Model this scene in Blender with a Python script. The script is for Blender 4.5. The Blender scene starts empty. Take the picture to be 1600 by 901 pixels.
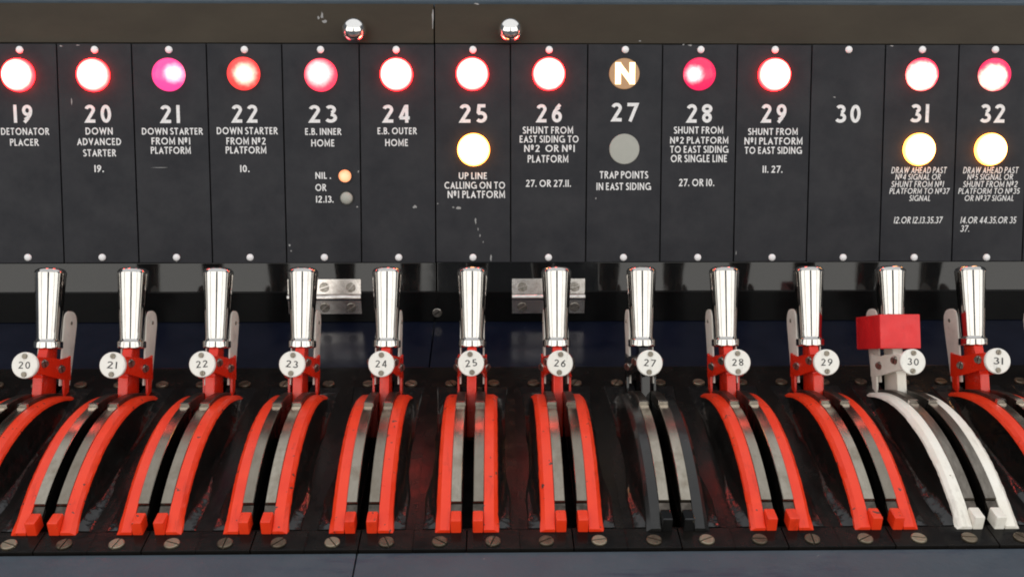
import bpy, bmesh, math, random
from mathutils import Vector, Matrix
rnd = random.Random(7)
S = bpy.context.scene
COL = S.collection
R = math.radians

# ------------------------------------------------------------------ camera
PITCH, YAW, ROLL, FPX = 24.0, 1.129, 0.309, 1555.0
CAMZ = 0.377
cam_d = bpy.data.cameras.new('camera')
cam = bpy.data.objects.new('camera', cam_d); COL.objects.link(cam)
cam.location = (0, 0, CAMZ)
cam.rotation_euler = (Matrix.Rotation(R(-YAW), 3, 'Z') @ Matrix.Rotation(R(90 - PITCH), 3, 'X') @ Matrix.Rotation(R(ROLL), 3, 'Z')).to_euler()
cam_d.sensor_width = 36.0; cam_d.lens = 36.0 * FPX / 1600
cam_d.clip_start = 0.01; cam_d.clip_end = 100
S.camera = cam
S.cycles.filter_width = 1.9

# ------------------------------------------------------------------ light: windows behind the camera, white ceiling
w = bpy.data.worlds.new('World'); S.world = w; w.use_nodes = True
w.node_tree.nodes['Background'].inputs[0].default_value = (0.80, 0.88, 1.0, 1)
w.node_tree.nodes['Background'].inputs[1].default_value = 0.10
S.view_settings.view_transform = 'Standard'; S.view_settings.look = 'None'
S.view_settings.exposure = 0.13; S.view_settings.gamma = 1.0

def area(name, loc, target, sx, sy, radiance, col):
    l = bpy.data.lights.new(name, 'AREA'); l.shape = 'RECTANGLE'; l.size = sx; l.size_y = sy
    l.energy = radiance * math.pi * sx * sy; l.color = col
    o = bpy.data.objects.new(name, l); COL.objects.link(o); o.location = loc
    o.rotation_euler = (Vector(target) - Vector(loc)).to_track_quat('-Z', 'Y').to_euler()
    return o
WIN = 1.9
for wx, ww in ((-1.52, 2.60), (1.66, 2.52)):              # two windows behind the photographer, gap between stands in for the photographer's dark reflection
    area('window_light', (wx, -1.9, 1.22), (wx, 0.6, 1.22), ww, 2.0, WIN, (1.0, 0.97, 0.91))
for sx in (-1, 1):                                         # one window in each side wall
    area('window_light', (sx * 2.95, -.85, 1.22), (sx * .5, -.85, 1.22), 1.7, 1.9, 1.7, (1.0, 0.97, 0.92))
area('ceiling_light', (0, 0.4, 2.35), (0, 0.4, 0), 6.4, 5.4, 0.80, (0.97, 0.98, 1.0))

# ------------------------------------------------------------------ helpers
def ray(x, y):
    u0 = (x - 800) / FPX; v0 = (450.5 - y) / FPX; q = R(ROLL)
    u = u0 * math.cos(q) - v0 * math.sin(q); v = u0 * math.sin(q) + v0 * math.cos(q)
    p, a = R(PITCH), R(YAW)
    d = Vector((u, math.cos(p) + v * math.sin(p), -math.sin(p) + v * math.cos(p)))
    return Vector((math.cos(a) * d.x + math.sin(a) * d.y, -math.sin(a) * d.x + math.cos(a) * d.y, d.z))
CAM = Vector((0, 0, CAMZ))
TILT = R(18.1)
P0 = Vector((0, 0.7864, 0.0567)); PN = Vector((0, -math.cos(TILT), math.sin(TILT))); PV = Vector((0, math.sin(TILT), math.cos(TILT)))
def panel(x, y):
    """where a sight line meets the panel plane: (u across, v up)"""
    d = ray(x, y); p = CAM + d * ((P0 - CAM).dot(PN) / d.dot(PN))
    return p.x, (p - P0).dot(PV)
def at_y(x, y, Y): d = ray(x, y); return CAM + d * (Y / d.y)
def at_z(x, y, Z): d = ray(x, y); return CAM + d * ((Z - CAMZ) / d.z)

def link(name, bm, m, parent=None, smooth=True, loc=None, rot=None):
    me = bpy.data.meshes.new(name)
    bmesh.ops.recalc_face_normals(bm, faces=bm.faces)
    bm.to_mesh(me); bm.free()
    return link_mesh(name, me, m, parent, smooth, loc, rot)
def link_mesh(name, me, m, parent=None, smooth=True, loc=None, rot=None):
    if m is not None and not me.materials:
        for mm in (m if isinstance(m, (list, tuple)) else [m]): me.materials.append(mm)
    if smooth:
        me.polygons.foreach_set('use_smooth', [True] * len(me.polygons))
        me.set_sharp_from_angle(angle=R(28))
    o = bpy.data.objects.new(name, me); COL.objects.link(o)
    if smooth:
        wn = o.modifiers.new('weighted', 'WEIGHTED_NORMAL'); wn.keep_sharp = True; wn.weight = 80
    if parent: o.parent = parent
    if loc is not None: o.location = loc
    if rot is not None: o.rotation_euler = rot
    return o
def empty(name, loc, label, cat, group=None, rot=(0, 0, 0)):
    o = bpy.data.objects.new(name, None); COL.objects.link(o); o.empty_display_size = 0.01
    o.location = loc; o.rotation_euler = rot
    o['label'] = label; o['category'] = cat
    if group: o['group'] = group
    return o
def share(name, src, parent, loc=None, rot=None, m=None):
    """another object on the same mesh"""
    o = src.copy(); o.name = name; COL.objects.link(o); o.parent = parent
    if loc is not None: o.location = loc
    if rot is not None: o.rotation_euler = rot
    if m is not None:
        o.data = src.data.copy(); o.data.materials.clear(); o.data.materials.append(m)
    return o
def box(bm, x0, x1, y0, y1, z0, z1, bev=0):
    r = bmesh.ops.create_cube(bm, size=1)
    vs = r['verts']
    for v in vs:
        v.co = Vector((x0 + (v.co.x + .5) * (x1 - x0), y0 + (v.co.y + .5) * (y1 - y0), z0 + (v.co.z + .5) * (z1 - z0)))
    if bev:
        es = list({e for v in vs for e in v.link_edges})
        bmesh.ops.bevel(bm, geom=es, offset=bev, segments=2, affect='EDGES', profile=.5)
def lathe(bm, prof, n=32, M=Matrix()):
    """profile of (radius, height) turned about local z, mapped by M"""
    rings = []
    for r, h in prof:
        if r < 1e-7: rings.append([bm.verts.new(M @ Vector((0, 0, h)))])
        else: rings.append([bm.verts.new(M @ Vector((r * math.cos(2 * math.pi * k / n), r * math.sin(2 * math.pi * k / n), h))) for k in range(n)])
    for a, b in zip(rings, rings[1:]):
        for k in range(n):
            f = [a[k % len(a)], a[(k + 1) % len(a)], b[(k + 1) % len(b)], b[k % len(b)]]
            f = list(dict.fromkeys(f))
            if len(f) > 2: bm.faces.new(f)
    for e in (rings[0], rings[-1]):
        if len(e) > 2: bm.faces.new(e)
def prism(bm, pts, thick, M=Matrix(), bev=0):
    """outline in local xy, extruded from z=0 to z=thick, mapped by M"""
    a = [bm.verts.new(Vector((x, y, 0))) for x, y in pts]; b = [bm.verts.new(Vector((x, y, thick))) for x, y in pts]
    n = len(pts); fs = [bm.faces.new(a[::-1]), bm.faces.new(b)]
    for k in range(n): fs.append(bm.faces.new((a[k], a[(k + 1) % n], b[(k + 1) % n], b[k])))
    vs = a + b
    if bev:
        es = list({e for f in fs for e in f.edges})
        g = bmesh.ops.bevel(bm, geom=es, offset=bev, segments=2, affect='EDGES', profile=.5)
        vs = list({v for v in g['verts']} | {v for v in vs if v.is_valid})
    for v in vs: v.co = M @ v.co
def slotted(bm, r, h, M=Matrix(), slot=.16, dome=.25, n=20):
    """slotted screw head standing h proud: base disc and two half-moons either side of the slot"""
    lathe(bm, [(0, -h * 1.5), (r, -h * 1.5), (r, -h * .35), (0, -h * .35)], n, M)
    s = r * slot / 2 * 1.0
    for sg in (1, -1):
        a0 = math.asin(min(.99, s / r)); pts = []
        for k in range(11):
            a = a0 + (math.pi - 2 * a0) * k / 10
            pts.append((r * .985 * math.cos(a), sg * r * .985 * math.sin(a)))
        if sg < 0: pts = pts[::-1]
        lo = [bm.verts.new(M @ Vector((x, y, 0))) for x, y in pts]
        mid = [bm.verts.new(M @ Vector((x, y, h * .8))) for x, y in pts]
        cy = sg * r * .35
        top = [bm.verts.new(M @ Vector((x * .86, max(abs(y) * .9, s * 1.05) * sg, h * (1 + dome)))) for x, y in pts]
        nn = len(pts)
        for A, B in ((lo, mid), (mid, top)):
            for k in range(nn): bm.faces.new((A[k], A[(k + 1) % nn], B[(k + 1) % nn], B[k]))
        bm.faces.new(top)

# ------------------------------------------------------------------ materials
class NT:
    def __init__(s, name):
        s.m = bpy.data.materials.new(name); s.m.use_nodes = True
        s.t = s.m.node_tree; s.b = s.t.nodes['Principled BSDF']; s.l = s.t.links
        s.tc = s.n('ShaderNodeTexCoord'); s.oi = s.n('ShaderNodeObjectInfo')
        a = s.n('ShaderNodeVectorMath'); a.operation = 'MULTIPLY_ADD'
        s.l.new(s.oi.outputs['Random'], a.inputs[0]); a.inputs[1].default_value = (3.1, 5.3, 7.7)
        s.l.new(s.tc.outputs['Object'], a.inputs[2]); s.co = a.outputs[0]
    def n(s, t): return s.t.nodes.new(t)
    def noise(s, scale, detail=4, rough=.6, stretch=None):
        q = s.n('ShaderNodeTexNoise'); q.inputs['Scale'].default_value = scale; q.inputs['Detail'].default_value = detail; q.inputs['Roughness'].default_value = rough
        if stretch:
            mp = s.n('ShaderNodeMapping'); mp.inputs['Scale'].default_value = stretch
            s.l.new(s.co, mp.inputs[0]); s.l.new(mp.outputs[0], q.inputs['Vector'])
        else: s.l.new(s.co, q.inputs['Vector'])
        return q.outputs['Fac']
    def ramp(s, src, stops):
        r = s.n('ShaderNodeValToRGB'); e = r.color_ramp.elements
        while len(e) < len(stops): e.new(.5)
        for k, (p, c) in enumerate(stops):
            e[k].position = p; e[k].color = (c, c, c, 1) if isinstance(c, (int, float)) else (*c, 1)
        s.l.new(src, r.inputs[0]); return r.outputs[0]
    def mix(s, f, a, b):
        q = s.n('ShaderNodeMix'); q.data_type = 'RGBA'
        for i, v in ((0, f), (6, a), (7, b)):
            if hasattr(v, 'is_linked') or hasattr(v, 'links'): s.l.new(v, q.inputs[i])
            elif i == 0: q.inputs[0].default_value = v
            else: q.inputs[i].default_value = (*v, 1)
        return q.outputs[2]
    def set(s, k, v):
        if hasattr(v, 'links'): s.l.new(v, s.b.inputs[k])
        elif isinstance(v, tuple): s.b.inputs[k].default_value = (*v, 1)
        else: s.b.inputs[k].default_value = v
        return s
    def bump(s, src, dist, strength=1.0):
        q = s.n('ShaderNodeBump'); q.inputs['Distance'].default_value = dist; q.inputs['Strength'].default_value = strength
        s.l.new(src, q.inputs['Height']); s.l.new(q.outputs[0], s.b.inputs['Normal'])

def paint(name, base, dirt, rough=.3, wear=None, wear_at=.70, bump=.00012, bscale=160, coat=0.0, grime=.75):
    k = NT(name)
    c = k.mix(k.ramp(k.noise(55, 5), [(.35, 0), (.75, 1)]), base, dirt)
    if wear: c = k.mix(k.ramp(k.noise(210, 3, .55), [(wear_at, 0), (wear_at + .02, 1)]), c, wear)
    g = tuple(x * .45 for x in dirt)                     # grime in streaks along the part
    c = k.mix(k.ramp(k.noise(70, 6, .72, (2.2, .55, 1)), [(.56, 0), (.80, grime)]), c, g)
    k.set('Base Color', c)
    k.set('Roughness', k.ramp(k.noise(90, 4), [(.3, rough * .75), (.7, rough * 1.3)]))
    if coat: k.set('Coat Weight', coat).set('Coat Roughness', .06)
    k.bump(k.noise(bscale, 3, .5), bump)
    return k.m
M = {}
M['red'] = paint('red_paint', (.82, .046, .009), (.74, .030, .005), .36, (.075, .035, .028), .672)
M['lever_red'] = paint('lever_red_paint', (.80, .030, .007), (.72, .021, .005), .25, (.08, .03, .02), .79)
M['white'] = paint('white_paint', (.87, .84, .76), (.77, .72, .61), .35, (.30, .25, .18), .735, .0003)
M['black_rail'] = paint('black_rail_paint', (.009, .009, .0085), (.018, .017, .015), .22, (.10, .09, .08), .74)
M['fin'] = paint('latch_paint', (.76, .74, .67), (.62, .60, .53), .38, (.12, .10, .08), .74)
M['disc'] = paint('disc_enamel', (.84, .83, .77), (.78, .76, .69), .3, (.40, .36, .28), .775, .00006)
M['tag_red'] = paint('reminder_red', (.76, .018, .020), (.64, .013, .016), .42, (.25, .02, .02), .72, bump=.0002, bscale=300, grime=.4)

k = NT('panel_black')                                   # satin engraved plates
k.set('Base Color', k.mix(k.ramp(k.noise(40, 6, .7), [(.3, 0), (.75, 1)]), (.0120, .0128, .0170), (.0270, .0270, .0310)))
k.set('Roughness', k.ramp(k.noise(30, 5), [(.3, .50), (.7, .64)])); k.set('Specular IOR Level', .27)
k.bump(k.noise(1400, 2, .7), .00010, .6); M['panel'] = k.m
k = NT('brown_board')
k.set('Base Color', k.mix(k.ramp(k.noise(26, 6, .7, (.4, 1, 3)), [(.3, 0), (.75, 1)]), (.030, .0215, .0125), (.048, .0365, .0225)))
k.set('Roughness', .46); k.set('Specular IOR Level', .22); k.bump(k.noise(900, 3, .7), .00010, .6); M['brown'] = k.m
def gloss(name, base, base2, rough, bscale, bdist, spec=.5):
    k = NT(name)
    k.set('Base Color', k.mix(k.ramp(k.noise(30, 5), [(.35, 0), (.7, 1)]), base, base2))
    k.set('Roughness', k.ramp(k.noise(60, 5, .65), [(.3, rough * .7), (.75, rough * 1.5)])); k.set('Specular IOR Level', spec)
    k.bump(k.noise(bscale, 3, .5), bdist); return k.m
M['gloss'] = gloss('gloss_black', (.006, .006, .006), (.009, .009, .009), .055, 22, .00012, .5)
M['fascia'] = gloss('fascia_black', (.004, .004, .004), (.006, .006, .006), .12, 40, .0001, .25)
M['casting'] = gloss('casting_black', (.0045, .0043, .0040), (.0085, .0075, .0065), .17, 75, .0011)
M['floor'] = gloss('base_plate_black', (.0045, .0042, .0040), (.0095, .0080, .0065), .22, 420, .00008, .15)
M['navy'] = gloss('navy_paint', (.005, .007, .0165), (.0085, .011, .023), .19, 18, .0003, .36)
M['ledge'] = gloss('reflected_daylight_blue', (.045, .067, .090), (.060, .084, .108), .40, 40, .0004)  # daylight reflected in the cabinet top is put into this blue-grey base
k = NT('reflected_daylight_scuffed')  # navy ledge paint, reflected daylight put into its lighter base; scuffs are wear
c = k.mix(k.ramp(k.noise(30, 5), [(.35, 0), (.7, 1)]), (.038, .052, .069), (.052, .068, .086))
c = k.mix(k.ramp(k.noise(26, 8, .75, (.35, 2.2, 1)), [(.56, 0), (.66, .75)]), c, (.016, .020, .045))
c = k.mix(k.ramp(k.noise(190, 4, .6), [(.73, 0), (.75, .8)]), c, (.20, .21, .22))
k.set('Base Color', c).set('Roughness', k.ramp(k.noise(60, 5), [(.3, .32), (.7, .5)])); k.bump(k.noise(45, 6, .65), .0006); M['scuffed'] = k.m
M['void'] = gloss('dark_void', (.003, .003, .003), (.004, .004, .004), .6, 40, .0001, .2)
M['pivot_dark'] = M['void']
k = NT('chrome')
k.set('Base Color', k.mix(k.ramp(k.noise(45, 5, .65), [(.35, 0), (.75, 1)]), (.60, .585, .56), (.50, .48, .45))).set('Metallic', 1.0); k.bump(k.noise(160, 4, .6, (1, .25, .25)), .00002)
k.set('Metallic', 1.0).set('Roughness', k.ramp(k.noise(300, 4), [(.35, .05), (.8, .10)])); M['chrome'] = k.m
k = NT('knob_chrome'); k.set('Base Color', (.86, .84, .80)).set('Metallic', 1.0).set('Roughness', .16); M['knob'] = k.m
k = NT('nickel')
k.set('Base Color', k.mix(k.ramp(k.noise(200, 4), [(.35, 0), (.75, 1)]), (.80, .76, .72), (.55, .50, .46))).set('Metallic', 1.0).set('Roughness', .24); M['nickel'] = k.m
k = NT('white_nickel')
k.set('Base Color', (.88, .87, .87)).set('Metallic', .0).set('Roughness', .3); M['stud'] = k.m
k = NT('worn_steel')
st = k.noise(60, 6, .7, (3.5, .5, 3.5)); bl = k.noise(75, 4, .6)
c = k.mix(k.ramp(st, [(.3, 0), (.7, 1)]), (.30, .270, .215), (.42, .38, .315))
c = k.mix(k.ramp(bl, [(.48, 0), (.80, .85)]), c, (.19, .150, .105))
c = k.mix(k.ramp(k.oi.outputs['Random'], [(.30, .55), (.85, 0)]), c, (.16, .135, .105))
k.set('Base Color', c).set('Metallic', 1.0).set('Roughness', k.ramp(st, [(.3, .19), (.7, .28)])); k.bump(st, .00006); M['steel'] = k.m
k = NT('dull_dark_steel')
c = k.mix(k.ramp(k.noise(90, 6, .7, (3.5, .5, 3.5)), [(.3, 0), (.7, 1)]), (.13, .115, .095), (.25, .225, .19))
k.set('Base Color', c).set('Metallic', 1.0).set('Roughness', .33); M['dark_steel'] = k.m
k = NT('oily_steel')
c = k.mix(k.ramp(k.noise(140, 5), [(.35, 0), (.72, 1)]), (.045, .038, .030), (.14, .12, .10))
k.set('Base Color', c).set('Metallic', .8).set('Roughness', .34); k.bump(k.noise(300, 3), .0001); M['oily'] = k.m
k = NT('bronzed_screw')
c = k.mix(k.ramp(k.noise(260, 5), [(.35, 0), (.7, 1)]), (.085, .066, .044), (.17, .135, .095))
c = k.mix(k.ramp(k.oi.outputs['Random'], [(.55, 0), (1.0, .8)]), c, (.38, .32, .23))
k.set('Base Color', c).set('Metallic', .75).set('Roughness', .36); M['screw'] = k.m
k = NT('disc_screw_steel'); k.set('Base Color', k.mix(k.noise(900, 3), (.16, .14, .11), (.30, .27, .22))).set('Metallic', .8).set('Roughness', .4); M['dscrew'] = k.m
k = NT('zinc_screw')
k.set('Base Color', k.mix(k.ramp(k.noise(400, 4), [(.4, 0), (.7, 1)]), (.40, .37, .33), (.18, .16, .13))).set('Metallic', .9).set('Roughness', .3); M['zinc'] = k.m
k = NT('white_lettering')
k.set('Base Color', k.mix(k.ramp(k.noise(500, 4, .7), [(.45, 0), (.75, 1)]), (.82, .81, .80), (.62, .61, .60))).set('Roughness', .5); M['ink'] = k.m
k = NT('black_lettering'); k.set('Base Color', (.012, .012, .014)).set('Roughness', .5); M['black_ink'] = k.m
k = NT('bare_chip')
k.set('Base Color', k.mix(k.noise(600, 3), (.42, .41, .40), (.17, .17, .17))).set('Roughness', .6); M['chip'] = k.m
k = NT('grey_lens')
k.set('Base Color', k.mix(k.noise(180, 4), (.34, .34, .30), (.41, .41, .365))).set('Roughness', .42); M['grey_lens'] = k.m
k = NT('brown_lens'); k.set('Base Color', (.16, .105, .065)).set('Roughness', .35)
k.set('Emission Color', (.38, .20, .085)).set('Emission Strength', .75); M['brown_lens'] = k.m
k = NT('lit_letter'); k.set('Base Color', (.8, .7, .5)).set('Emission Color', (1.0, .72, .34)).set('Emission Strength', 2.6); M['lit_letter'] = k.m

def lens_mat(name, rim, core, cx, cy, r0, r1, grain=.3):
    """lit glass: coloured glass with the hot spot of the bulb behind it at (cx, cy); radii in lens radii"""
    k = NT(name); k.set('Base Color', (.25, .02, .02)).set('Roughness', .25)
    sc = k.n('ShaderNodeVectorMath'); sc.operation = 'SUBTRACT'; k.l.new(k.tc.outputs['Object'], sc.inputs[0]); sc.inputs[1].default_value = (cx * LR, cy * LR, 0)
    ml = k.n('ShaderNodeVectorMath'); ml.operation = 'MULTIPLY'; k.l.new(sc.outputs[0], ml.inputs[0]); ml.inputs[1].default_value = (1 / LR, 1 / LR, 0)
    ln = k.n('ShaderNodeVectorMath'); ln.operation = 'LENGTH'; k.l.new(ml.outputs[0], ln.inputs[0])
    ns = k.noise(230, 3); ad = k.n('ShaderNodeMath'); ad.operation = 'MULTIPLY_ADD'; k.l.new(ns, ad.inputs[0]); ad.inputs[1].default_value = grain; k.l.new(ln.outputs['Value'], ad.inputs[2])
    sb = k.n('ShaderNodeMath'); sb.operation = 'SUBTRACT'; k.l.new(ad.outputs[0], sb.inputs[0]); sb.inputs[1].default_value = grain / 2
    mr = k.n('ShaderNodeMapRange'); mr.interpolation_type = 'SMOOTHSTEP'
    k.l.new(sb.outputs[0], mr.inputs['Value']); mr.inputs['From Min'].default_value = r0; mr.inputs['From Max'].default_value = r1
    col = k.mix(mr.outputs[0], core, rim)
    k.l.new(col, k.b.inputs['Emission Color']); k.b.inputs['Emission Strength'].default_value = 1.0
    return k.m

# ------------------------------------------------------------------ lettering: a humanist monoline alphabet drawn as strokes
def arc(cx, cy, rx, ry, a0, a1, n=14):
    return [(cx + rx * math.cos(R(a0 + (a1 - a0) * k / n)), cy + ry * math.sin(R(a0 + (a1 - a0) * k / n))) for k in range(n + 1)]
def glyph(c, w):
    h = w / 2; T = 1 - h; B = h
    if c == 'A': return [[(h * .6, 0), (.37, 1 - w * 1.15), (.74 - h * .6, 0)], [(.16, .31), (.58, .31)]], .74
    if c == 'B': return [[(h, 0), (h, 1)], [(h, T), (.28, T)] + arc(.28, .755, .18, T - .755, 90, -90)[1:] + [(h, .51)], [(.28, .51)] + arc(.30, (.51 + B) / 2, .22, (.51 - B) / 2, 90, -90) + [(h, B)]], .55
    if c == 'C': return [arc(.5, .5, .5 - h, .5 - h, 52, 308, 22)], .80
    if c == 'D': return [[(h, 0), (h, 1)], [(h, T), (.26, T)] + arc(.26, .5, .48 - h, .5 - h, 90, -90, 18)[1:] + [(h, B)]], .74
    if c == 'E': return [[(h, 0), (h, 1)], [(h, T), (.46, T)], [(h, .51), (.42, .51)], [(h, B), (.48, B)]], .50
    if c == 'F': return [[(h, 0), (h, 1)], [(h, T), (.45, T)], [(h, .50), (.41, .50)]], .46
    if c == 'G': return [arc(.5, .5, .5 - h, .5 - h, 52, 318, 22), [(.5 + .36, .02), (.5 + .36, .46)], [(.58, .45), (.93, .45)]], .92
    if c == 'H': return [[(h, 0), (h, 1)], [(.72 - h, 0), (.72 - h, 1)], [(h, .52), (.72 - h, .52)]], .72
    if c == 'I': return [[(h, 0), (h, 1)]], w
    if c == 'L': return [[(h, 1), (h, B), (.44, B)]], .45
    if c == 'M': return [[(h, 0), (h * 1.1, .94), (.42, .22), (.84 - h * 1.1, .94), (.84 - h, 0)]], .84
    if c == 'N': return [[(h, 0), (h, 1)], [(h * .9, 1 - h * .55), (.74 - h * .9, h * .55)], [(.74 - h, 0), (.74 - h, 1)]], .74
    if c == 'O': return [arc(.49, .5, .49 - h, .5 - h, 0, 360, 30)], .98
    if c == 'P': return [[(h, 0), (h, 1)], [(h, T), (.28, T)] + arc(.28, .72, .22, T - .72, 90, -90)[1:] + [(h, 2 * .72 - T)]], .51
    if c == 'R': return [[(h, 0), (h, 1)], [(h, T), (.28, T)] + arc(.28, .73, .20, T - .73, 90, -90)[1:] + [(h, 2 * .73 - T)], [(.25, .47), (.59, 0)]], .60
    if c == 'S': return [arc(.245, .74, .19, T - .74, 35, 250, 14) + arc(.23, .26, .22, .26 - B, 62, -152, 16)], .47
    if c == 'T': return [[(0, T), (.60, T)], [(.30, 0), (.30, 1)]], .60
    if c == 'U': return [[(h, 1), (h, .33)] + arc(.345, .33, .345 - h, .33 - h, 180, 360)[1:] + [(.69 - h, 1)]], .69
    if c == 'V': return [[(h * .6, 1), (.35, w * 1.15), (.70 - h * .6, 1)]], .70
    if c == 'W': return [[(h * .6, 1), (.29, w), (.53, 1 - w), (.77, w), (1.06 - h * .6, 1)]], 1.06
    if c == '0': return [arc(.29, .5, .29 - h, .5 - h, 0, 360, 28)], .58
    if c == '1': return [[(h, 0), (h, 1)]], w
    if c == '2': return [arc(.255, .73, .235 - h * .4, T - .73, 165, -28, 14) + [(h * .9, B), (.54, B)]], .55
    if c == '3': return [arc(.235, .745, .19, T - .745, 150, -78, 14) , arc(.235, .28, .24, .28 - B, 88, -150, 16)], .49
    if c == '4': return [[(.42, 0), (.42, 1)], [(.42 - h * .5, 1 - h * .7), (h * .7, .27 - h * .2)], [(h * .4, .27), (.58, .27)]], .60
    if c == '5': return [[(.48, T), (.15, T), (.11, .56)] + arc(.24, .31, .235, .31 - B, 112, -140, 16)], .50
    if c == '6': return [arc(.285, .315, .285 - h, .315 - h, 0, 360, 22), [(.465, .98), (.30, .80)] + arc(.55, .33, .55 - h, .5, 118, 178, 8)], .57
    if c == '7': return [[(0, T), (.52, T), (.15, 0)]], .54
    if c == '8': return [arc(.275, .75, .205, T - .75, 0, 360, 20), arc(.275, .275, .275 - h, .275 - B + .0, 0, 360, 22)], .55
    if c == '9': return [arc(.285, .685, .285 - h, .315 - h, 0, 360, 22), [(.105, .02), (.27, .20)] + arc(.02, .67, .55 - h, .5, -62, -2, 8)], .57
    if c == '.': return [[(h, 0), (h, w * 1.15)]], w
    if c == 'o': return [arc(.17, .75, .17 - h * .6, .25 - h * .6, 0, 360, 14), [(.02, .40), (.32, .40)]], .44
    return [], .30
def ribbon(bm, pts, w, fx, z):
    n = len(pts); closed = (Vector(pts[0]) - Vector(pts[-1])).length < 1e-6
    P = [Vector(p) for p in pts]
    if closed: P = P[:-1]; n -= 1
    L = []
    for k in range(n):
        a = P[k - 1] if (k > 0 or closed) else None; b = P[(k + 1) % n] if (k < n - 1 or closed) else None
        d1 = (P[k] - a).normalized() if a is not None else None; d2 = (b - P[k]).normalized() if b is not None else None
        if d1 is None: d1 = d2
        if d2 is None: d2 = d1
        n1 = Vector((-d1.y, d1.x)); n2 = Vector((-d2.y, d2.x)); m = n1 + n2
        m = m / max(m.length_squared, .35) * 2 * w / 2 if m.length > 1e-4 else n1 * w / 2
        L.append((P[k] + m, P[k] - m))
    V = [(bm.verts.new((*fx(a), z)), bm.verts.new((*fx(b), z))) for a, b in L]
    for k in range(n if closed else n - 1):
        a, b = V[k], V[(k + 1) % n]
        bm.faces.new((a[1], b[1], b[0], a[0]))
def text(bm, s, u0, u1, v0, v1, weight=.135, z=.00008, zstep=2.2e-5, track=.17, slant=0):
    """a line of capitals fitted between u0..u1 across and v0..v1 up"""
    s = s.replace('Nº', 'N\u00ba'); H = v1 - v0
    tot = 0; items = []
    for k, c in enumerate(s):
        c = 'o' if c == '\u00ba' else c
        g, adv = glyph(c, weight); items.append((g, tot)); tot += adv + (track if c != ' ' else 0)
        if c == 'L' or c == 'A': tot -= .03
    tot -= track
    sx = (u1 - u0) / tot
    for g, x in items:
        for p in g:
            text.k = (text.k + 1) % 12
            ribbon(bm, p, weight, lambda q, x=x: (u0 + (x + q.x) * sx + slant * (q.y - .5) * H, v0 + q.y * H), z + zstep * text.k)
text.k = 0

# ------------------------------------------------------------------ the setting: desk surfaces
FRONT = 0.4713; REAR = 0.694
bm = bmesh.new(); xs = at_z(672, 560, 0).x
box(bm, -.75, xs - .0004, REAR + .0008, .80, -.02, -.0005, .0006); box(bm, xs + .0004, .85, REAR + .0008, .80, -.02, -.0005, .0006)
o = link('console_top', bm, M['navy']); o['kind'] = 'structure'
bm = bmesh.new(); xs = at_z(556, 880, -.004).x
box(bm, -.75, xs - .0003, .30, FRONT - .0006, -.03, -.0016, .0008); box(bm, xs + .0003, .85, .30, FRONT - .0006, -.03, -.0016, .0008)
o = link('front_ledge', bm, M['scuffed']); o['kind'] = 'structure'
bm = bmesh.new(); box(bm, -.75, .85, FRONT + .002, .80, -.075, -.030)  # near-black box under the slots, their shade put into its colour
o = link('slot_void_box', bm, M['void']); o['kind'] = 'structure'

# ------------------------------------------------------------------ indicator cabinet and its two drop-down doors
VTOP, VPT, VPB, VBOT = panel(739, 6)[1], panel(739, 68)[1], panel(739, 409.5)[1], panel(739, 463)[1]
PROT = (R(90) - TILT, 0, 0)
cab = empty('indicator_cabinet', (P0.x, P0.y, P0.z), 'long black indicator cabinet standing behind the row of levers', 'cabinet', rot=PROT)
bm = bmesh.new(); box(bm, -.75, .85, VBOT - .001, VTOP, -.16, -.0225)
link('cabinet_case', bm, M['void'], cab, False)
def world_box_part(name, m, x0, x1, y0, y1, z0, z1, bev, parent):
    bm = bmesh.new(); box(bm, x0, x1, y0, y1, z0, z1, bev)
    o = link(name, bm, m, parent); o.matrix_parent_inverse = (Matrix.Translation(P0) @ Matrix.Rotation(R(90) - TILT, 4, 'X')).inverted(); return o
yb = P0.y + PV.y * VBOT; zt = P0.z + PV.z * VTOP
world_box_part('fascia', M['fascia'], -.75, .85, yb + .001, yb + .03, -.0004, P0.z + PV.z * VBOT + .004, .0008, cab)
world_box_part('cabinet_top', M['ledge'], -.75, .85, P0.y + PV.y * VTOP + .012, 1.02, zt - .016, zt + .001, .001, cab)
# the lone screw in the fascia
p = at_y(683, 489, yb)
bm = bmesh.new(); slotted(bm, .0042, .0009, Matrix.Rotation(R(35), 4, 'Z'))
o = link('screw', bm, M['zinc'], cab); o.matrix_parent_inverse = (Matrix.Translation(P0) @ Matrix.Rotation(R(90) - TILT, 4, 'X')).inverted()
o.location = (p.x, yb + .0012, p.z); o.rotation_euler = (R(90), 0, 0)

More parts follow.
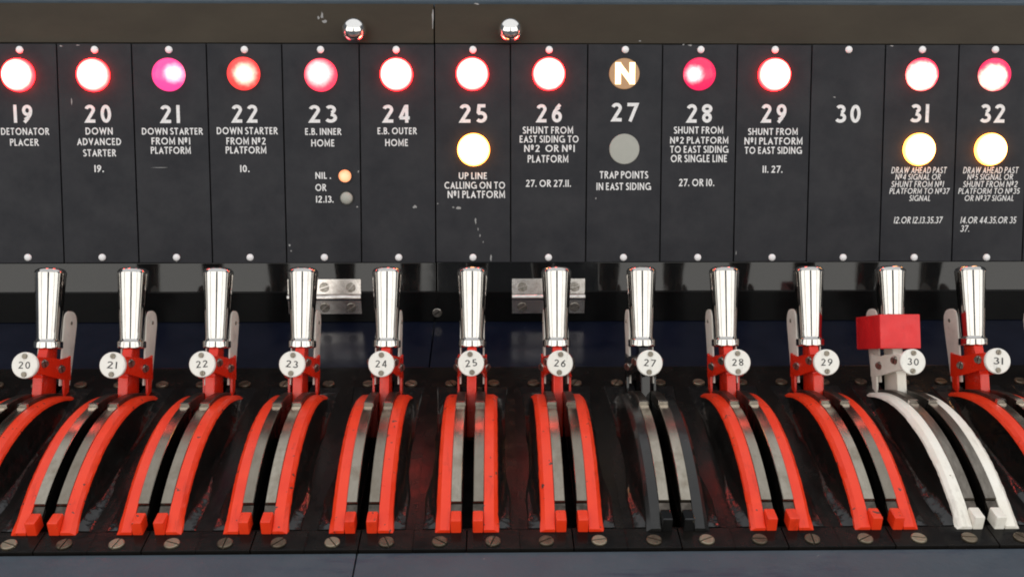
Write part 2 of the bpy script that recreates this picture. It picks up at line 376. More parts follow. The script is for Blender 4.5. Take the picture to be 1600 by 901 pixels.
seam = panel(680, 235)[0]
bm_knob_prof = [(0, -.002), (.0048, -.002), (.0042, .003)] + [(.0100 * math.cos(R(a)), .0112 + .0100 * math.sin(R(a))) for a in range(-62, 90, 8)] + [(0, .0212)]
def chips(parent, spots, z, seed):
    r = random.Random(seed)
    for (px, py, sx, sy) in spots:
        bm = bmesh.new()
        u, v = panel(px, py); u -= parent.location.x; n = 9
        k = .000536 / 2
        vs = [bm.verts.new((sx * k * math.cos(2 * math.pi * q / n) * r.uniform(.35, 1.15), sy * k * math.sin(2 * math.pi * q / n) * r.uniform(.35, 1.15), 0)) for q in range(n)]
        bm.faces.new(vs)
        link('paint_chip', bm, M['chip'], parent, False, loc=(u, v, z))
def door(x0, x1, knob_px, hinge_px, label):
    d = empty('cabinet_door', (P0.x, P0.y, P0.z), label, 'cabinet door', 'drop-down doors of the indicator cabinet', PROT)
    bm = bmesh.new(); box(bm, x0, x1, VPT + .0002, VTOP, -.0220, -.0014, .0006); link('top_rail', bm, M['brown'], d)
    bm = bmesh.new(); box(bm, x0, x1, VPB, VPT, -.0220, -.0026, 0); link('backboard', bm, M['void'], d)
    bm = bmesh.new(); box(bm, x0, x1, VBOT, VPB - .0002, -.0220, -.0014, .0008); link('bottom_rail', bm, M['gloss'], d)
    u, v = panel(knob_px, 51); bm = bmesh.new(); lathe(bm, bm_knob_prof, 40)
    link('knob', bm, M['knob'], d, loc=(u, v, 0))
    u = panel(hinge_px, 463)[0]; hw = .0312
    hg = bpy.data.objects.new('hinge', None)
    bm = bmesh.new(); lathe(bm, [(0, -hw), (.0026, -hw), (.0026, -hw / 3 - .0003), (.0023, -hw / 3), (.0026, -hw / 3 + .0003), (.0026, hw / 3 - .0003), (.0023, hw / 3), (.0026, hw / 3 + .0003), (.0026, hw), (0, hw)], 20, Matrix.Rotation(R(90), 4, 'Y'))
    hg = link('hinge', bm, M['nickel'], d, loc=(u, VBOT - .0006, .0014))
    lv = panel(739, 435.5)[1] - VBOT + .0006
    bm = bmesh.new(); box(bm, -hw, hw, .0028, lv, -.0028, -.0012, .0003); link('leaf', bm, M['nickel'], hg)
    lo = panel(739, 491)[1] - VBOT
    bm = bmesh.new(); box(bm, -hw, hw, lo, -.0027, -.0022, -.0006, .0003); lf = link('leaf', bm, M['nickel'], hg, rot=(R(16), 0, 0))
    for yy, zz, rx in ((lv * .56, -.0010, 0), (lo * .60, -.0010, R(16))):
        for q in (-.0225, 0, .0225):
            bm = bmesh.new(); slotted(bm, .0042, .0006, Matrix.Rotation(R(rnd.uniform(10, 70)), 4, 'Z'))
            link('screw', bm, M['zinc'], hg, loc=(q, yy, zz) if rx == 0 else (q, yy * math.cos(rx) + .0004 * math.sin(rx), yy * math.sin(rx) - .0004), rot=(rx, 0, 0))
    return d
dl = door(-.70, seam - .0005, 556, 507, 'left drop-down cabinet door with its ball knob above plates 23 and 24')
dr = door(seam + .0005, .82, 797, 857, 'right drop-down cabinet door with its ball knob above plates 25 and 26')
chips(dl, [(503, 24, 5, 14), (507, 33, 9, 6), (497, 27, 4, 6), (676, 28, 3, 34), (113, 160, 2, 2)], -.0012, 3)
chips(dr, [(745, 6, 10, 3), (1000, 64, 5, 2)], -.0012, 4)

# ------------------------------------------------------------------ indicator plates
LR = .0136
edges = [(-29, -14), (88, 100), (205, 217), (322, 332), (440, 448), (561, 565), (679, 681), (797.5, 798), (918.5, 915), (1035.5, 1031), (1152.5, 1146), (1269, 1260), (1384, 1374), (1499, 1487), (1611, 1597), (1727, 1712)]
tops = [31, 148, 264, 382, 501, 619, 739, 858, 977, 1095, 1211, 1326, 1441, 1555]
bots = [44, 160, 276, 391, 507, 623, 739, 857, 974, 1090, 1206, 1317, 1428, 1541]
RED = (16, .15, .20); HOT = (18, 2.4, 1.8)
AMB = (10.0, 3.0, .40); AHOT = (9.0, 5.0, 2.0)
# number: (number box, [legend lines], [lamps])
PL = {
 19: ((22, 50, 164, 192), [('DETONATOR', 2, 76.5, 200, 211), ('PLACER', 16, 60, 217, 228)], [(29, 117.5, RED, HOT, 0, 0, .74, .98, 'orange white glowing lamp')]),
 20: ((134, 173, 164, 192), [('DOWN', 134, 176, 199.5, 210.5), ('ADVANCED', 121, 189, 216, 227), ('STARTER', 130.5, 181, 233.5, 244.5), ('19.', 148, 162, 258, 269)], [(146, 117.5, RED, HOT, .05, 0, .72, .98, '')]),
 21: ((252, 280.5, 164.5, 192.5), [('DOWN STARTER', 222, 316.5, 200, 210.5), ('FROM Nº1', 237, 297, 215, 226), ('PLATFORM', 236, 298, 229.5, 240.5)], [(264, 117, (1.6, .08, .38), (3.4, 1.3, 1.5), .42, .05, .15, .75, '')]),
 22: ((363.5, 402, 164, 192), [('DOWN STARTER', 339, 433.5, 199, 210), ('FROM Nº2', 354, 415, 215, 226), ('PLATFORM', 353, 416, 229, 240), ('10.', 375.5, 389.5, 258, 269)], [(381, 115.5, (1.5, .08, .07), (4.0, 1.6, 1.2), .15, -.05, .22, .85, '')]),
 23: ((484, 524, 164.5, 192), [('E.B. INNER', 477, 533, 200.5, 211), ('HOME', 486.5, 522.5, 218, 229), ('NIL .', 493, 517, 269, 279.5), ('OR', 493, 509.5, 287.5, 298.5), ('12.13.', 494, 521, 306, 316.5)], [(501.5, 117.5, (1.9, .08, .16), (3.4, 1.15, 1.1), -.05, .05, .42, .98, '')]),
 24: ((599, 640.5, 164, 192), [('E.B. OUTER', 590, 651, 199.5, 210), ('HOME', 602, 637.5, 217.5, 228.5)], [(619.5, 116.5, RED, HOT, 0, 0, .80, .99, '')]),
 25: ((719, 759, 163, 192), [('UP LINE', 717, 761, 269.5, 280), ('CALLING ON TO', 694.5, 789, 284, 295), ('Nº1 PLATFORM', 699.5, 789, 298, 309.5)], [(738, 116, RED, HOT, 0, 0, .79, .99, ''), (740, 234, AMB, AHOT, 0, 0, .80, .99, '')]),
 26: ((839, 878, 163, 191.5), [('SHUNT FROM', 817, 895.5, 198, 209), ('EAST SIDING TO', 812, 904, 212, 223), ('Nº2  OR Nº1', 819, 898, 226.5, 237.5), ('PLATFORM', 824.5, 888, 242.5, 254), ('27. OR 27.11.', 822, 892, 281, 292)], [(857.5, 116, RED, HOT, 0, 0, .80, .99, '')]),
 27: ((956, 995.6, 161, 190), [('TRAP POINTS', 937, 1012.5, 267.5, 279), ('IN EAST SIDING', 932, 1017, 285.5, 297)], []),
 28: ((1073.5, 1112.6, 163, 192), [('SHUNT FROM', 1053, 1130, 198, 209), ('Nº2 PLATFORM', 1047, 1138, 214, 224.5), ('TO EAST SIDING', 1047, 1138, 228, 239), ('OR SINGLE LINE', 1048, 1136, 242, 253.5), ('27. OR 10.', 1061, 1116, 279.5, 291)], [(1092.6, 116, (.95, .02, .12), (4.2, 1.3, 1.3), -.38, -.05, .18, .68, '')]),
 29: ((1190, 1229, 163, 192), [('SHUNT FROM', 1169, 1246.5, 200.5, 211), ('Nº1 PLATFORM', 1163, 1254, 215, 226), ('TO EAST SIDING', 1163.5, 1253, 229.5, 240.5), ('11. 27.', 1191.5, 1222.6, 259, 270)], [(1209.5, 117, RED, HOT, 0, 0, .80, .99, '')]),
 30: ((1306, 1345, 164, 192), [], []),
 31: ((1423, 1452, 163, 191.5), [('DRAW AHEAD PAST', 1393, 1479, 261, 271), ('Nº4 SIGNAL OR', 1399, 1470, 272, 281), ('SHUNT FROM Nº1', 1393, 1474.6, 283, 292.5), ('PLATFORM TO Nº37', 1390, 1483, 294, 303), ('SIGNAL', 1421, 1453.6, 305, 314), ('12.OR 12.13.35.37', 1397, 1472, 338.5, 349)], [(1440, 116.6, (1.9, .05, .16), HOT, -.12, -.12, .55, 1.05, ''), (1435.5, 233.5, AMB, AHOT, 0, 0, .80, .99, '')]),
 32: ((1532, 1570.7, 163, 192), [('DRAW AHEAD PAST', 1505, 1591, 261, 271), ('Nº5 SIGNAL OR', 1511.5, 1583, 272, 281), ('SHUNT FROM Nº2', 1505, 1590, 283, 292.5), ('PLATFORM TO Nº35', 1497.5, 1593, 294, 303), ('OR Nº37 SIGNAL', 1507, 1584, 305, 314), ('14.OR 44.35.OR 35', 1501, 1587.5, 338.5, 349), ('37.', 1501, 1515, 352, 362)], [(1553, 117, (1.5, .04, .16), (5.5, 2.2, 1.6), -.20, -.20, .45, .95, ''), (1547, 233.5, AMB, AHOT, 0, 0, .80, .99, '')]),
}
PLAB = {19: 'black indicator plate 19 reading DETONATOR PLACER under one glowing lamp', 20: 'black indicator plate 20 reading DOWN ADVANCED STARTER', 21: 'black indicator plate 21 with pink half-lit lamp, DOWN STARTER FROM No 1 PLATFORM',
 22: 'black indicator plate 22 reading DOWN STARTER FROM No 2 PLATFORM', 23: 'black indicator plate 23 reading EB INNER HOME with two tiny lower lamps', 24: 'black indicator plate 24 reading EB OUTER HOME',
 25: 'black indicator plate 25 with an amber lamp over UP LINE CALLING ON', 26: 'black indicator plate 26 reading SHUNT FROM EAST SIDING', 27: 'black indicator plate 27 with lit letter N and unlit grey lens',
 28: 'black indicator plate 28 with crimson half-lit lamp, reading OR SINGLE LINE', 29: 'black indicator plate 29 reading SHUNT FROM No 1 PLATFORM TO EAST SIDING', 30: 'blank black indicator plate with only the number 30 and no lamp',
 31: 'black indicator plate 31 with red lamp above an amber lamp and small print', 32: 'black indicator plate 32 with red and amber lamps at the right end'}
CH = {20: [(112, 160, 2, 14), (121, 71, 8, 2), (95, 72, 5, 3)], 21: [(250, 262, 40, 1.2), (276, 407, 3, 5)], 23: [(452, 383, 4, 6), (455, 392, 3, 3), (558, 323, 4, 4)], 24: [(648, 323, 8, 6), (560, 268, 3, 4)],
 25: [(716, 325, 12, 5), (708, 324, 5, 3), (743, 345, 4, 12), (747, 358, 2, 7), (750, 368, 3, 6), (755, 378, 2, 4), (767, 403, 5, 12), (684, 318, 3, 3)], 27: [(931, 310, 2, 4)], 28: [(1078, 71, 12, 3), (1068, 70, 5, 3)], 30: [(1304, 152, 4, 3)], 31: [(1394, 72, 10, 2)], 29: [(1150, 395, 2, 9)]}
dome = [(0, -.001), (LR, -.001), (LR, .0012)] + [(LR * math.cos(R(a)), .0012 + .0066 * math.sin(R(a))) for a in range(6, 90, 7)] + [(0, .0078)]
stud = [(0, -.001), (.0030, -.001), (.0030, .0006)] + [(.0030 * math.cos(R(a)), .0006 + .0017 * math.sin(R(a))) for a in range(10, 90, 13)] + [(0, .0023)]
stud_src = None; lens_src = None
for i in range(15):
    num = 19 + i
    c4 = [panel(edges[i][0], 70), panel(edges[i + 1][0], 70), panel(edges[i + 1][1], 405), panel(edges[i][1], 405)]
    xc = sum(c[0] for c in c4) / 4
    pl = empty('indicator_plate', (xc, P0.y, P0.z), PLAB.get(num, 'black indicator plate mostly cut off by the right edge of the picture'), 'indicator plate', 'engraved indicator plates on the cabinet', PROT)
    g = .00055
    L = [panel(edges[i][0], 70)[0] - xc, panel(edges[i][1], 405)[0] - xc]; Rr = [panel(edges[i + 1][0], 70)[0] - xc, panel(edges[i + 1][1], 405)[0] - xc]
    j = [rnd.uniform(-.0004, .0004) for _ in range(4)]
    bm = bmesh.new()
    prism(bm, [(L[1] + g, VPB + j[0]), (Rr[1] - g, VPB + j[1]), (Rr[0] - g, VPT + j[2] - .0008), (L[0] + g, VPT + j[3] - .0008)], .0022, Matrix.Translation((0, 0, -.0022)), .0003)
    link('face_plate', bm, M['panel'], pl)
    if num > 32: continue
    for (px, py) in ((tops[i], 78), (bots[i], 402)):
        u, v = panel(px, py)
        if stud_src is None:
            bm = bmesh.new(); lathe(bm, stud, 20); stud_src = link('stud', bm, M['stud'], pl, loc=(u - xc, v, 0))
        else: share('stud', stud_src, pl, (u - xc, v, 0), (0, 0, 0))
    nb, lines, lamps = PL[num]
    def uv(x, y): a, b = panel(x, y); return a - xc, b
    bm = bmesh.new(); (u0, v0), (u1, v1) = uv(nb[0], nb[3]), uv(nb[1], nb[2])
    text(bm, str(num), u0, u1, v0, v1, .182, track=.30)
    link('number_lettering', bm, M['ink'], pl, False)
    if lines:
        bm = bmesh.new()
        for (s, x0, x1, y0, y1) in lines:
            (u0, v0), (u1, v1) = uv(x0, y1), uv(x1, y0)
            text(bm, s, u0, u1, v0, v1, .168 if num < 31 else .145, slant=0 if num < 31 else .14)
        link('legend_lettering', bm, M['ink'], pl, False)
    for n, (px, py, rim, core, cx, cy, r0, r1, _) in enumerate(lamps):
        u, v = uv(px, py); m = lens_mat('lit_lens_%d_%d' % (num, n), rim, core, cx, cy, r0, r1, .06 if r0 > .7 else .3)
        if lens_src is None:
            bm = bmesh.new(); lathe(bm, dome, 40); lens_src = link('lamp_lens', bm, m, pl, loc=(u, v, 0)); o = lens_src
        else: o = share('lamp_lens', lens_src, pl, (u, v, 0), (0, 0, 0), m)
        o['label'] = 'glowing amber lamp lens' if rim is AMB else 'glowing red lamp lens'
    if num == 27:
        for py, m, lab in ((115.5, M['brown_lens'], 'dim brown lens with a lit letter N'), (233, M['grey_lens'], 'unlit grey lens')):
            u, v = uv(975.5, py); bm = bmesh.new(); r = .0128
            lathe(bm, [(0, -.001), (r, -.001), (r, .0004), (r * .97, .0010), (0, .0013)], 36)
            o = link('lamp_lens', bm, m, pl, loc=(u, v, 0)); o['label'] = lab
            if m is M['brown_lens']:
                bm = bmesh.new(); text(bm, 'N', -.0078, .0088, -.0088, .0092, .21, .0016)
                link('letter', bm, M['lit_letter'], o, False)
    if num == 23:
        for px, py, em in ((539, 275, 1), (541.6, 309.5, 0)):
            u, v = uv(px, py); r = .0052
            bm = bmesh.new(); lathe(bm, [(r, -.001), (r * 1.22, -.001), (r * 1.22, .0008), (r, .0008)], 24); 
            m = M['grey_lens'] if not em else lens_mat('small_amber', (1.3, .42, .16), (1.6, .75, .42), 0, 0, .1, .45)
            bm.free(); bm = bmesh.new(); lathe(bm, [(0, -.001), (r, -.001), (r, .0008)] + [(r * math.cos(R(a)), .0008 + .0025 * math.sin(R(a))) for a in range(12, 90, 13)] + [(0, .0033)], 24)
            o = link('pilot_lens', bm, m, pl, loc=(u, v, 0)); o['label'] = 'small lit orange pilot lens' if em else 'small unlit grey pilot lens'
            bm = bmesh.new(); lathe(bm, [(r * 1.02, 0), (r * 1.2, 0), (r * 1.2, .0009), (r * 1.02, .0009), (r * 1.02, 0)], 24); link('lens_bezel', bm, M['fascia'], o)
    if num in CH: chips(pl, CH[num], .00012, num)

# ------------------------------------------------------------------ quadrant guides, one arched pair of rails to each lever
D0, AR, AZ = .567, .15, -.125
Y0, Y1 = .4865, .650
def ztop(y): return AZ + math.sqrt(max(AR * AR - (y - D0) ** 2, 1e-6))
def sweep(bm, sec, y0, y1, n, dz=0, flare=0, jit=0, floor=False, seed=0):
    """cross-section of (x, height below the arch top) carried along the arch"""
    r = random.Random(seed); rings = []
    for k in range(n + 1):
        y = y0 + (y1 - y0) * k / n; z = ztop(y) + dz
        t = (y - Y0) / (Y1 - Y0)
        fl = flare * (max(0, (t - .90) / .10) ** 1.5 * .0014 + max(0, (.10 - t) / .10) ** 1.5 * .0010)
        ring = []
        for (x, h) in sec:
            xx = x
            if abs(x) > .017: xx = x + math.copysign(fl + (r.uniform(-jit, jit) if jit else 0), x)
            zz = z + h if h > -.5 else 0.0
            ring.append(bm.verts.new((xx, y, max(zz, .0002) if floor else zz)))
        rings.append(ring)
    m = len(sec)
    for a, b in zip(rings, rings[1:]):
        for q in range(m): bm.faces.new((a[q], a[(q + 1) % m], b[(q + 1) % m], b[q]))
    bm.faces.new(rings[0][::-1]); bm.faces.new(rings[-1])
def casting(bm, s, seed):
    """body under a rail: slot wall, then an outer wall running out in a hollow curve to the floor"""
    rings = []; n = 64
    for k in range(n + 1):
        y = .4900 + (.6615 - .4900) * k / n; zt = max(.0012, ztop(min(y, Y1)) - .0020) if y <= Y1 else max(.0006, ztop(Y1) - .002 - (y - Y1) * .5)
        if y < Y0 + .004: zt = max(.001, zt - .001)
        H = zt - .0006; w = .0235 - .0190; pts = [(.0037, -.006), (.0037, zt), (.0178, zt)]
        tt = (y - .574) / .087; bulge = .0058 + .0036 * min(1, abs(tt)) ** 2.2 + .0024 * math.exp(-((tt + .60) / .20) ** 2) + .0010 * math.exp(-((tt - .22 - .05 * math.sin(seed)) / .10) ** 2)
        for q in range(1, 8):
            a = q / 8; f = a ** .55
            pts.append(((.0178) + bulge * (1 - math.cos(f * math.pi / 2)) , .0006 + H * (1 - math.sin(f * math.pi / 2))))
        pts.append(((.0178) + bulge + .0004, -.0004)); pts.append(((.0178) + bulge, -.006))
        rings.append([bm.verts.new((s * x, y, z)) for x, z in pts])
    m = len(rings[0])
    for a, b in zip(rings, rings[1:]):
        for q in range(m): bm.faces.new((a[q], a[(q + 1) % m], b[(q + 1) % m], b[q]))
    bm.faces.new(rings[0][::-1]); bm.faces.new(rings[-1])
def guide_meshes(seed, jit=.00024):
    G = {}
    for s in (1, -1):
        bm = bmesh.new(); sweep(bm, [(s * .0101, .0004), (s * .0108, .0007), (s * .0161, .0006), (s * .0181, -.0014), (s * .0186, -.0030), (s * .0150, -.0034), (s * .0101, -.0034)], Y0, Y1, 60, 0, 1, jit, False, seed + s)
        G['rail', s] = bm
        bm = bmesh.new(); casting(bm, s, seed + s); G['casting', s] = bm
        bm = bmesh.new(); sweep(bm, [(s * .0035, -.004), (s * .0035, .0006), (s * .0039, .0010), (s * .0098, .0010), (s * .0100, .0008), (s * .0100, -.004)], .5025, .5956, 26); G['steel', s] = bm
        bm = bmesh.new(); sweep(bm, [(s * .0035, -.004), (s * .0035, .0026), (s * .0040, .0030), (s * .0095, .0030), (s * .0099, .0026), (s * .0099, -.004)], .5989, .6545, 18); G['rear', s] = bm
        bm = bmesh.new(); sweep(bm, [(s * .0034, -.003), (s * .0034, .0030), (s * .0040, .0036), (s * .0096, .0036), (s * .0100, .0030), (s * .0100, -.003)], .5958, .5988, 2); G['step', s] = bm
        bm = bmesh.new(); sweep(bm, [(s * .0035, -.004), (s * .0035, -.0006), (s * .0099, -.0006), (s * .0099, -.004)], .4935, .5020, 4); G['front', s] = bm
        bm = bmesh.new(); a, b = sorted((s * .0034, s * .0098)); box(bm, a, b, .4862, .4965, -.0002, .0092, .0009); G['block', s] = bm
    return G
SLOT = .0036
def plate_bm(wl, wr):
    bm = bmesh.new()
    X = (-wl, -SLOT, SLOT, wr); Y = (.4900, .4905, .672, REAR)
    for a in range(3):
        for b in range(3):
            if a == 1 and b == 1: continue
            v = [bm.verts.new((x, y, 0)) for x, y in ((X[a], Y[b]), (X[a + 1], Y[b]), (X[a + 1], Y[b + 1]), (X[a], Y[b + 1]))]
            bm.faces.new(v)
    bmesh.ops.remove_doubles(bm, verts=bm.verts, dist=1e-7)
    g = bmesh.ops.extrude_face_region(bm, geom=list(bm.faces))
    for v in [q for q in g['geom'] if isinstance(q, bmesh.types.BMVert)]: v.co.z -= .006
    return bm

disc_px = [41, 179, 317, 457, 597, 735, 875, 1014, 1152, 1291, 1424, 1556]
top_px = [77, 207, 340, 473, 604, 738, 868, 1001, 1131, 1261, 1389, 1516]
LX = [(at_y(a, 567, .6255).x + at_y(b, 418, .6894).x) / 2 for a, b in zip(disc_px, top_px)]
LX = [LX[0] - .0625] + LX + [LX[-1] + .0628, LX[-1] + .1256]
LNUM = list(range(19, 34))
MAXL = 32
LEVER_LAB = {20: 'red lever with disc 20, leftmost complete lever in the row', 21: 'red lever with disc 21, second complete lever from the left edge',
 22: 'red lever with disc 22, last one before the levers around the left hinge', 23: 'red lever with disc 23, covering the left end of the left hinge', 24: 'red lever with disc 24, below plate E.B. OUTER HOME, right of the left hinge',
 25: 'red lever with disc 25, seen straight on between the two hinges, below UP LINE', 26: 'red lever with disc 26, standing across the middle of the right hinge', 27: 'the only black lever, chrome handle and white disc 27',
 28: 'red lever with disc 28, first one to the right of the black lever', 29: 'red lever with disc 29, just left of the white lever', 30: 'the only white lever, disc 30, with a red box on its handle',
 31: 'red lever with disc 31, just right of the white lever', 32: 'red lever cut by the right edge, only its latch plate showing'}
GUIDE_LAB = {19: 'red arched guide at the left edge, without a lever in the picture', 20: 'red arched guide below the leftmost complete lever, disc 20', 21: 'red arched guide below disc 21, second complete lever from the left',
 22: 'red arched guide below disc 22, left of the guides under the hinge', 23: 'red arched guide below disc 23, whose handle covers the left hinge end', 24: 'red arched guide below disc 24, just left of the upright one seen straight on',
 25: 'red arched guide below disc 25, seen straight on with an upright slot', 26: 'red arched guide below disc 26, between the upright guide and the black one', 27: 'the only black arched guide, steel strips under the black lever',
 28: 'red arched guide below disc 28, first one right of the black guide', 29: 'red arched guide below disc 29, just left of the white guide', 30: 'the only white arched guide, below the white lever', 31: 'red arched guide below disc 31, cut by the right edge beside the white guide',
 32: 'sliver of red arched guide at the far right edge beyond disc 31'}
screw_src = None; src = {}
colour = {27: 'black', 30: 'white'}
for i, num in enumerate(LNUM):
    x = LX[i]; cname = colour.get(num, 'red')
    if num > MAXL: continue
    lab = GUIDE_LAB[num]
    gd = empty('quadrant_guide', (x, 0, 0), lab, 'lever guide', 'arched quadrant guides in the lever frame')
    wl = (x - LX[i - 1]) / 2 if i else .0313; wr = (LX[i + 1] - x) / 2
    wl -= .00004; wr -= .00004
    link('base_plate', plate_bm(wl, wr), M['floor'], gd, False)
    bm = bmesh.new(); box(bm, -wl, -.0003, FRONT, .4895, -.005, .0003, .0003); link('front_strip', bm, M['floor'], gd)
    bm = bmesh.new(); box(bm, .0003, wr, FRONT, .4895, -.005, .0003, .0003); link('front_strip', bm, M['floor'], gd)
    key = num % 3
    mr = M[{'red': 'red', 'black': 'black_rail', 'white': 'white'}[cname]]
    if (key, cname) not in src:
        G = guide_meshes(100 + num, .00045 if cname == 'white' else .00024); src[key, cname] = {}
        for (nm, s), b in G.items():
            me_name = {'rail': 'rail', 'casting': 'casting', 'steel': 'steel_strip', 'rear': 'rear_strip', 'step': 'strip_step', 'front': 'front_packing', 'block': 'stop_block'}[nm]
            mm = {'rail': mr, 'casting': M['casting'], 'steel': M['steel'] if cname != 'white' else M['dark_steel'], 'rear': M['oily'], 'step': M['nickel'], 'front': M['oily'], 'block': mr if cname != 'black' else M['gloss']}[nm]
            src[key, cname][nm, s] = link(me_name, b, mm, gd)
    else:
        for (nm, s), o in src[key, cname].items(): share(o.name.split('.')[0], o, gd)
    for k, (sx, sy) in enumerate(((-.0159, .4777), (.0159, .4777), (-.0162, .667), (.0162, .667))):
        rz = rnd.uniform(0, math.pi)
        if screw_src is None:
            bm = bmesh.new(); slotted(bm, .0046, .0008, slot=.17); screw_src = link('screw', bm, M['screw'], gd, loc=(sx, sy, .0006), rot=(0, 0, rz))
        else: share('screw', screw_src, gd, (sx + rnd.uniform(-.0004, .0004), sy, .0006), (0, 0, rz))

# ------------------------------------------------------------------ levers
LEAN = R(28.3)
BY = .6425
# lever frame: local x across, y = -q (towards the viewer) ... mapped so that (q, t) lies in the plane of the lever
def QT(x=0.0):
    """maps local (q, t, w) to lever space: q backward and down, t up the lever, w across"""
    a = Vector((0, math.sin(LEAN), math.cos(LEAN))); q = Vector((0, math.cos(LEAN), -math.sin(LEAN)))
    return Matrix(((0, 0, 1, x), (q.y * 1, a.y, 0, 0), (q.z, a.z, 0, 0), (0, 0, 0, 1)))
AX = Matrix(((1, 0, 0, 0), (0, math.cos(LEAN), math.sin(LEAN), 0), (0, -math.sin(LEAN), math.cos(LEAN), 0), (0, 0, 0, 1)))  # x, q, t -> lever space
def fin_outline():
    pts = [(.0010, .012), (.0190, .012)]
    for k in range(15):
        a = R(180 * k / 14); c, q = math.cos(a), math.sin(a)
        pts.append((.0165 + math.copysign(abs(c) ** .7, c) * .0115, .0570 + q ** .75 * .0110))
    return pts
plate_outline = [(-.032, .0335), (-.012, .0325), (-.003, .0310), (.0100, .0325), (.0145, .0345), (.0160, .0160), (.0130, .0165), (.0120, -.004), (.0052, -.004), (.0048, .0170), (-.006, .0175), (-.023, .0205), (-.032, .0215)]
blade_outline = [(-.0160, .0185), (-.0125, .0240), (-.0080, .0400), (.0085, .0400), (.0085, -.026), (-.0150, -.026), (-.0168, -.003)]
handle_prof = [(0, .0450), (.0090, .0450), (.0087, .0458), (.0084, .0468), (.0086, .052), (.0098, .073), (.0110, .0925), (.01123, .0952), (.01115, .0959), (.01085, .0967), (.0104, .0974), (.0097, .0981), (.0086, .0987), (.0070, .0991), (.0045, .0993), (0, .0994)]
collar_prof = [(0, .0393), (.0094, .0393), (.0102, .0399), (.0103, .0405), (.0103, .0440), (.0100, .0447), (.0092, .0451), (0, .0451)]
digit_src = {}
def pinch(bm):
    """draws the front ends of the side plates in towards the disc"""
    inv = AX.inverted()
    for v in bm.verts:
        p = inv @ v.co; f = min(1, max(0, (-p.y - .008) / .022)); p.x -= math.copysign(.0034 * f, p.x); v.co = AX @ p
def make_lever(num, x, first):
    cname = colour.get(num, 'red'); body = M[{'red': 'lever_red', 'black': 'gloss', 'white': 'white'}[cname]]
    lab = LEVER_LAB[num]
    lv = empty('signal_lever', (x, BY, 0), lab, 'lever', 'signal levers in the frame')
    if first is None:
        P = {}
        bm = bmesh.new(); lathe(bm, handle_prof, 48, AX); P['handle'] = link('handle', bm, M['chrome'], lv)
        bm = bmesh.new(); lathe(bm, collar_prof, 40, AX); P['collar'] = link('collar', bm, M['chrome'], lv)
        bm = bmesh.new(); prism(bm, blade_outline, .0068, QT(-.0034), .0008); P['blade'] = link('blade', bm, body, lv)
        for s in (1, -1):
            bm = bmesh.new(); prism(bm, plate_outline, .0016, QT(.0094 if s > 0 else -.0110), .0004); pinch(bm); P['side_plate', s] = link('side_plate', bm, body, lv)
            bm = bmesh.new(); prism(bm, fin_outline(), .0011, QT(.0080 if s > 0 else -.0091), .0003); P['latch_plate', s] = link('latch_plate', bm, M['fin'], lv)
            bm = bmesh.new(); lathe(bm, [(0, -.0008), (.0015, -.0008), (.0013, .0005), (0, .0007)], 14)
            P['rivet', s] = link('rivet', bm, M['dscrew'], lv, loc=AX @ Vector((s * .0092, .0175, .0590)), rot=(0, s * R(90), 0))
            for (q, t) in ((-.0255, .0285), (-.0020, .0245)):
                bm = bmesh.new(); pos = AX @ Vector((s * (.0110 if q > -.01 else .0089), q, t))
                slotted(bm, .0030, .0011, slot=.22, n=16); o = link('bolt', bm, M['zinc'], lv, loc=pos, rot=(R(40), s * R(90), 0)); P['bolt', s, q] = o
        bm = bmesh.new()
        for a, b in ((-.0072, -.0034), (.0034, .0072)): 
            prism(bm, [(-.029, .0210), (-.014, .0200), (-.014, .0330), (-.029, .0325)], b - a, QT(a), .0005)
        prism(bm, [(-.0335, .0220), (-.0285, .0210), (-.0285, .0325), (-.0335, .0320)], .010, QT(-.005), .0008)
        P['disc_arm'] = link('disc_arm', bm, body, lv)
        bm = bmesh.new(); lathe(bm, [(0, -.001), (.0084, -.001), (.0092, -.0002), (.0093, .0016), (.0088, .0024), (.0084, .0025), (0, .0025)], 40)
        pos = AX @ Vector((0, -.0340, .0274))
        P['number_disc'] = link('number_disc', bm, M['disc'], lv, loc=pos, rot=(R(90) - LEAN, 0, 0))
    else:
        P = {}
        for kx, o in first.items():
            m = None
            if kx in ('blade', 'disc_arm') or (isinstance(kx, tuple) and kx[0] == 'side_plate'): m = body if body is not M['lever_red'] else None
            P[kx] = share(o.name.split('.')[0], o, lv, m=m)
        P['number_disc'].rotation_euler.z = 0
    return lv, P
first = None; dscrew = None; black_first = None
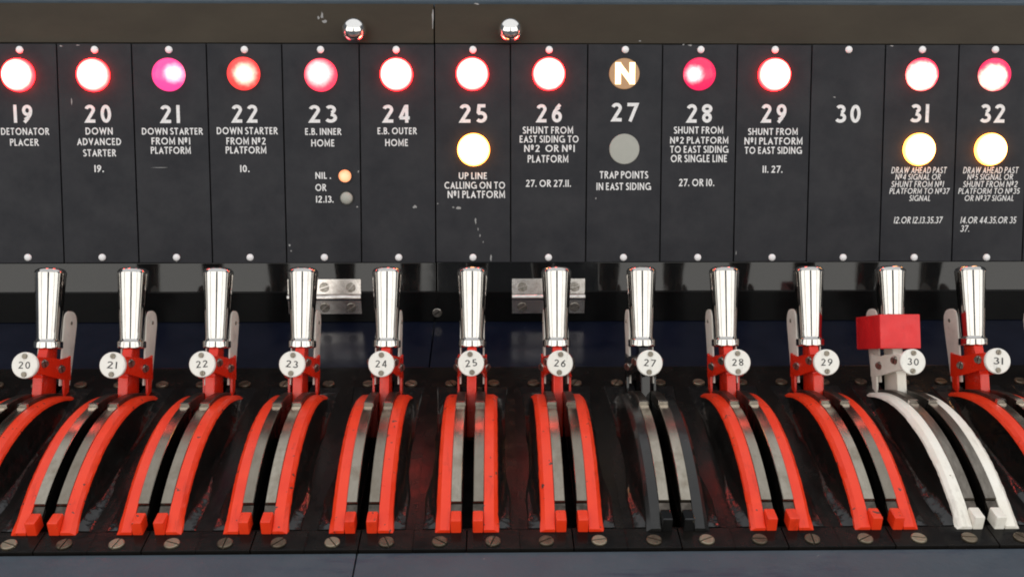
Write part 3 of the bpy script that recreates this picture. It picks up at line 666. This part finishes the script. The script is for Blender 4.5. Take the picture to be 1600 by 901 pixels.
for i, num in enumerate(LNUM):
    if num > MAXL or num == 19: continue
    lv, P = make_lever(num, LX[i], first)
    if first is None: first = dict(P)
    lv.rotation_euler = (R(rnd.uniform(-.45, .45)), R(rnd.uniform(-.35, .35)), 0)
    nd = P['number_disc']
    tw = rnd.uniform(-.12, .12)
    nd.rotation_euler = (Matrix.Rotation(R(90) - LEAN, 3, 'X') @ Matrix.Rotation(tw, 3, 'Z')).to_euler()
    for sy in (.0064, -.0064):
        rz = rnd.uniform(0, math.pi)
        if dscrew is None:
            bm = bmesh.new(); slotted(bm, .0019, .0005, slot=.26, n=14); dscrew = link('disc_screw', bm, M['dscrew'], nd, loc=(0, sy, .0028), rot=(0, 0, rz))
        else: share('disc_screw', dscrew, nd, (0, sy, .0028), (0, 0, rz))
    bm = bmesh.new(); s = str(num); wd = .0036 if '1' not in s else .0030
    text(bm, s, -wd - .0004, wd + .0004, -.0023, .0026, .135, .00255, 1.2e-5, .26)
    link('disc_number', bm, M['black_ink'], nd, False)
    if num == 30:
        # box-shaped reminder collar slipped over the handle
        rc = empty('reminder_collar', (LX[i], BY, 0), 'red box-shaped reminder collar slipped over the handle of the white lever', 'reminder collar')
        bm = bmesh.new(); x0, x1, q0, q1, t0, t1, th = -.0150, .0150, -.0165, .0320, .0370, .0622, .0016
        for (a, b, c, d) in ((x0, x1, q0, q0 + th), (x0, x1, q1 - th, q1), (x0, x0 + th, q0 + th - .0002, q1 - th + .0002), (x1 - th, x1, q0 + th - .0002, q1 - th + .0002)):
            bb = bmesh.new(); box(bb, a, b, c, d, t0, t1 if d - c > .01 else t1 + .00005, .0007)
            me = bpy.data.meshes.new('t'); bb.to_mesh(me); bb.free(); bm.from_mesh(me)
        for v in bm.verts: v.co = AX @ v.co
        link('sleeve', bm, M['tag_red'], rc)
        bm = bmesh.new(); box(bm, x0 + th, x1 - th, q0 + th, -.0112, t1 - .003, t1 - .0014)
        for v in bm.verts: v.co = AX @ v.co
        link('top_web', bm, M['tag_red'], rc)
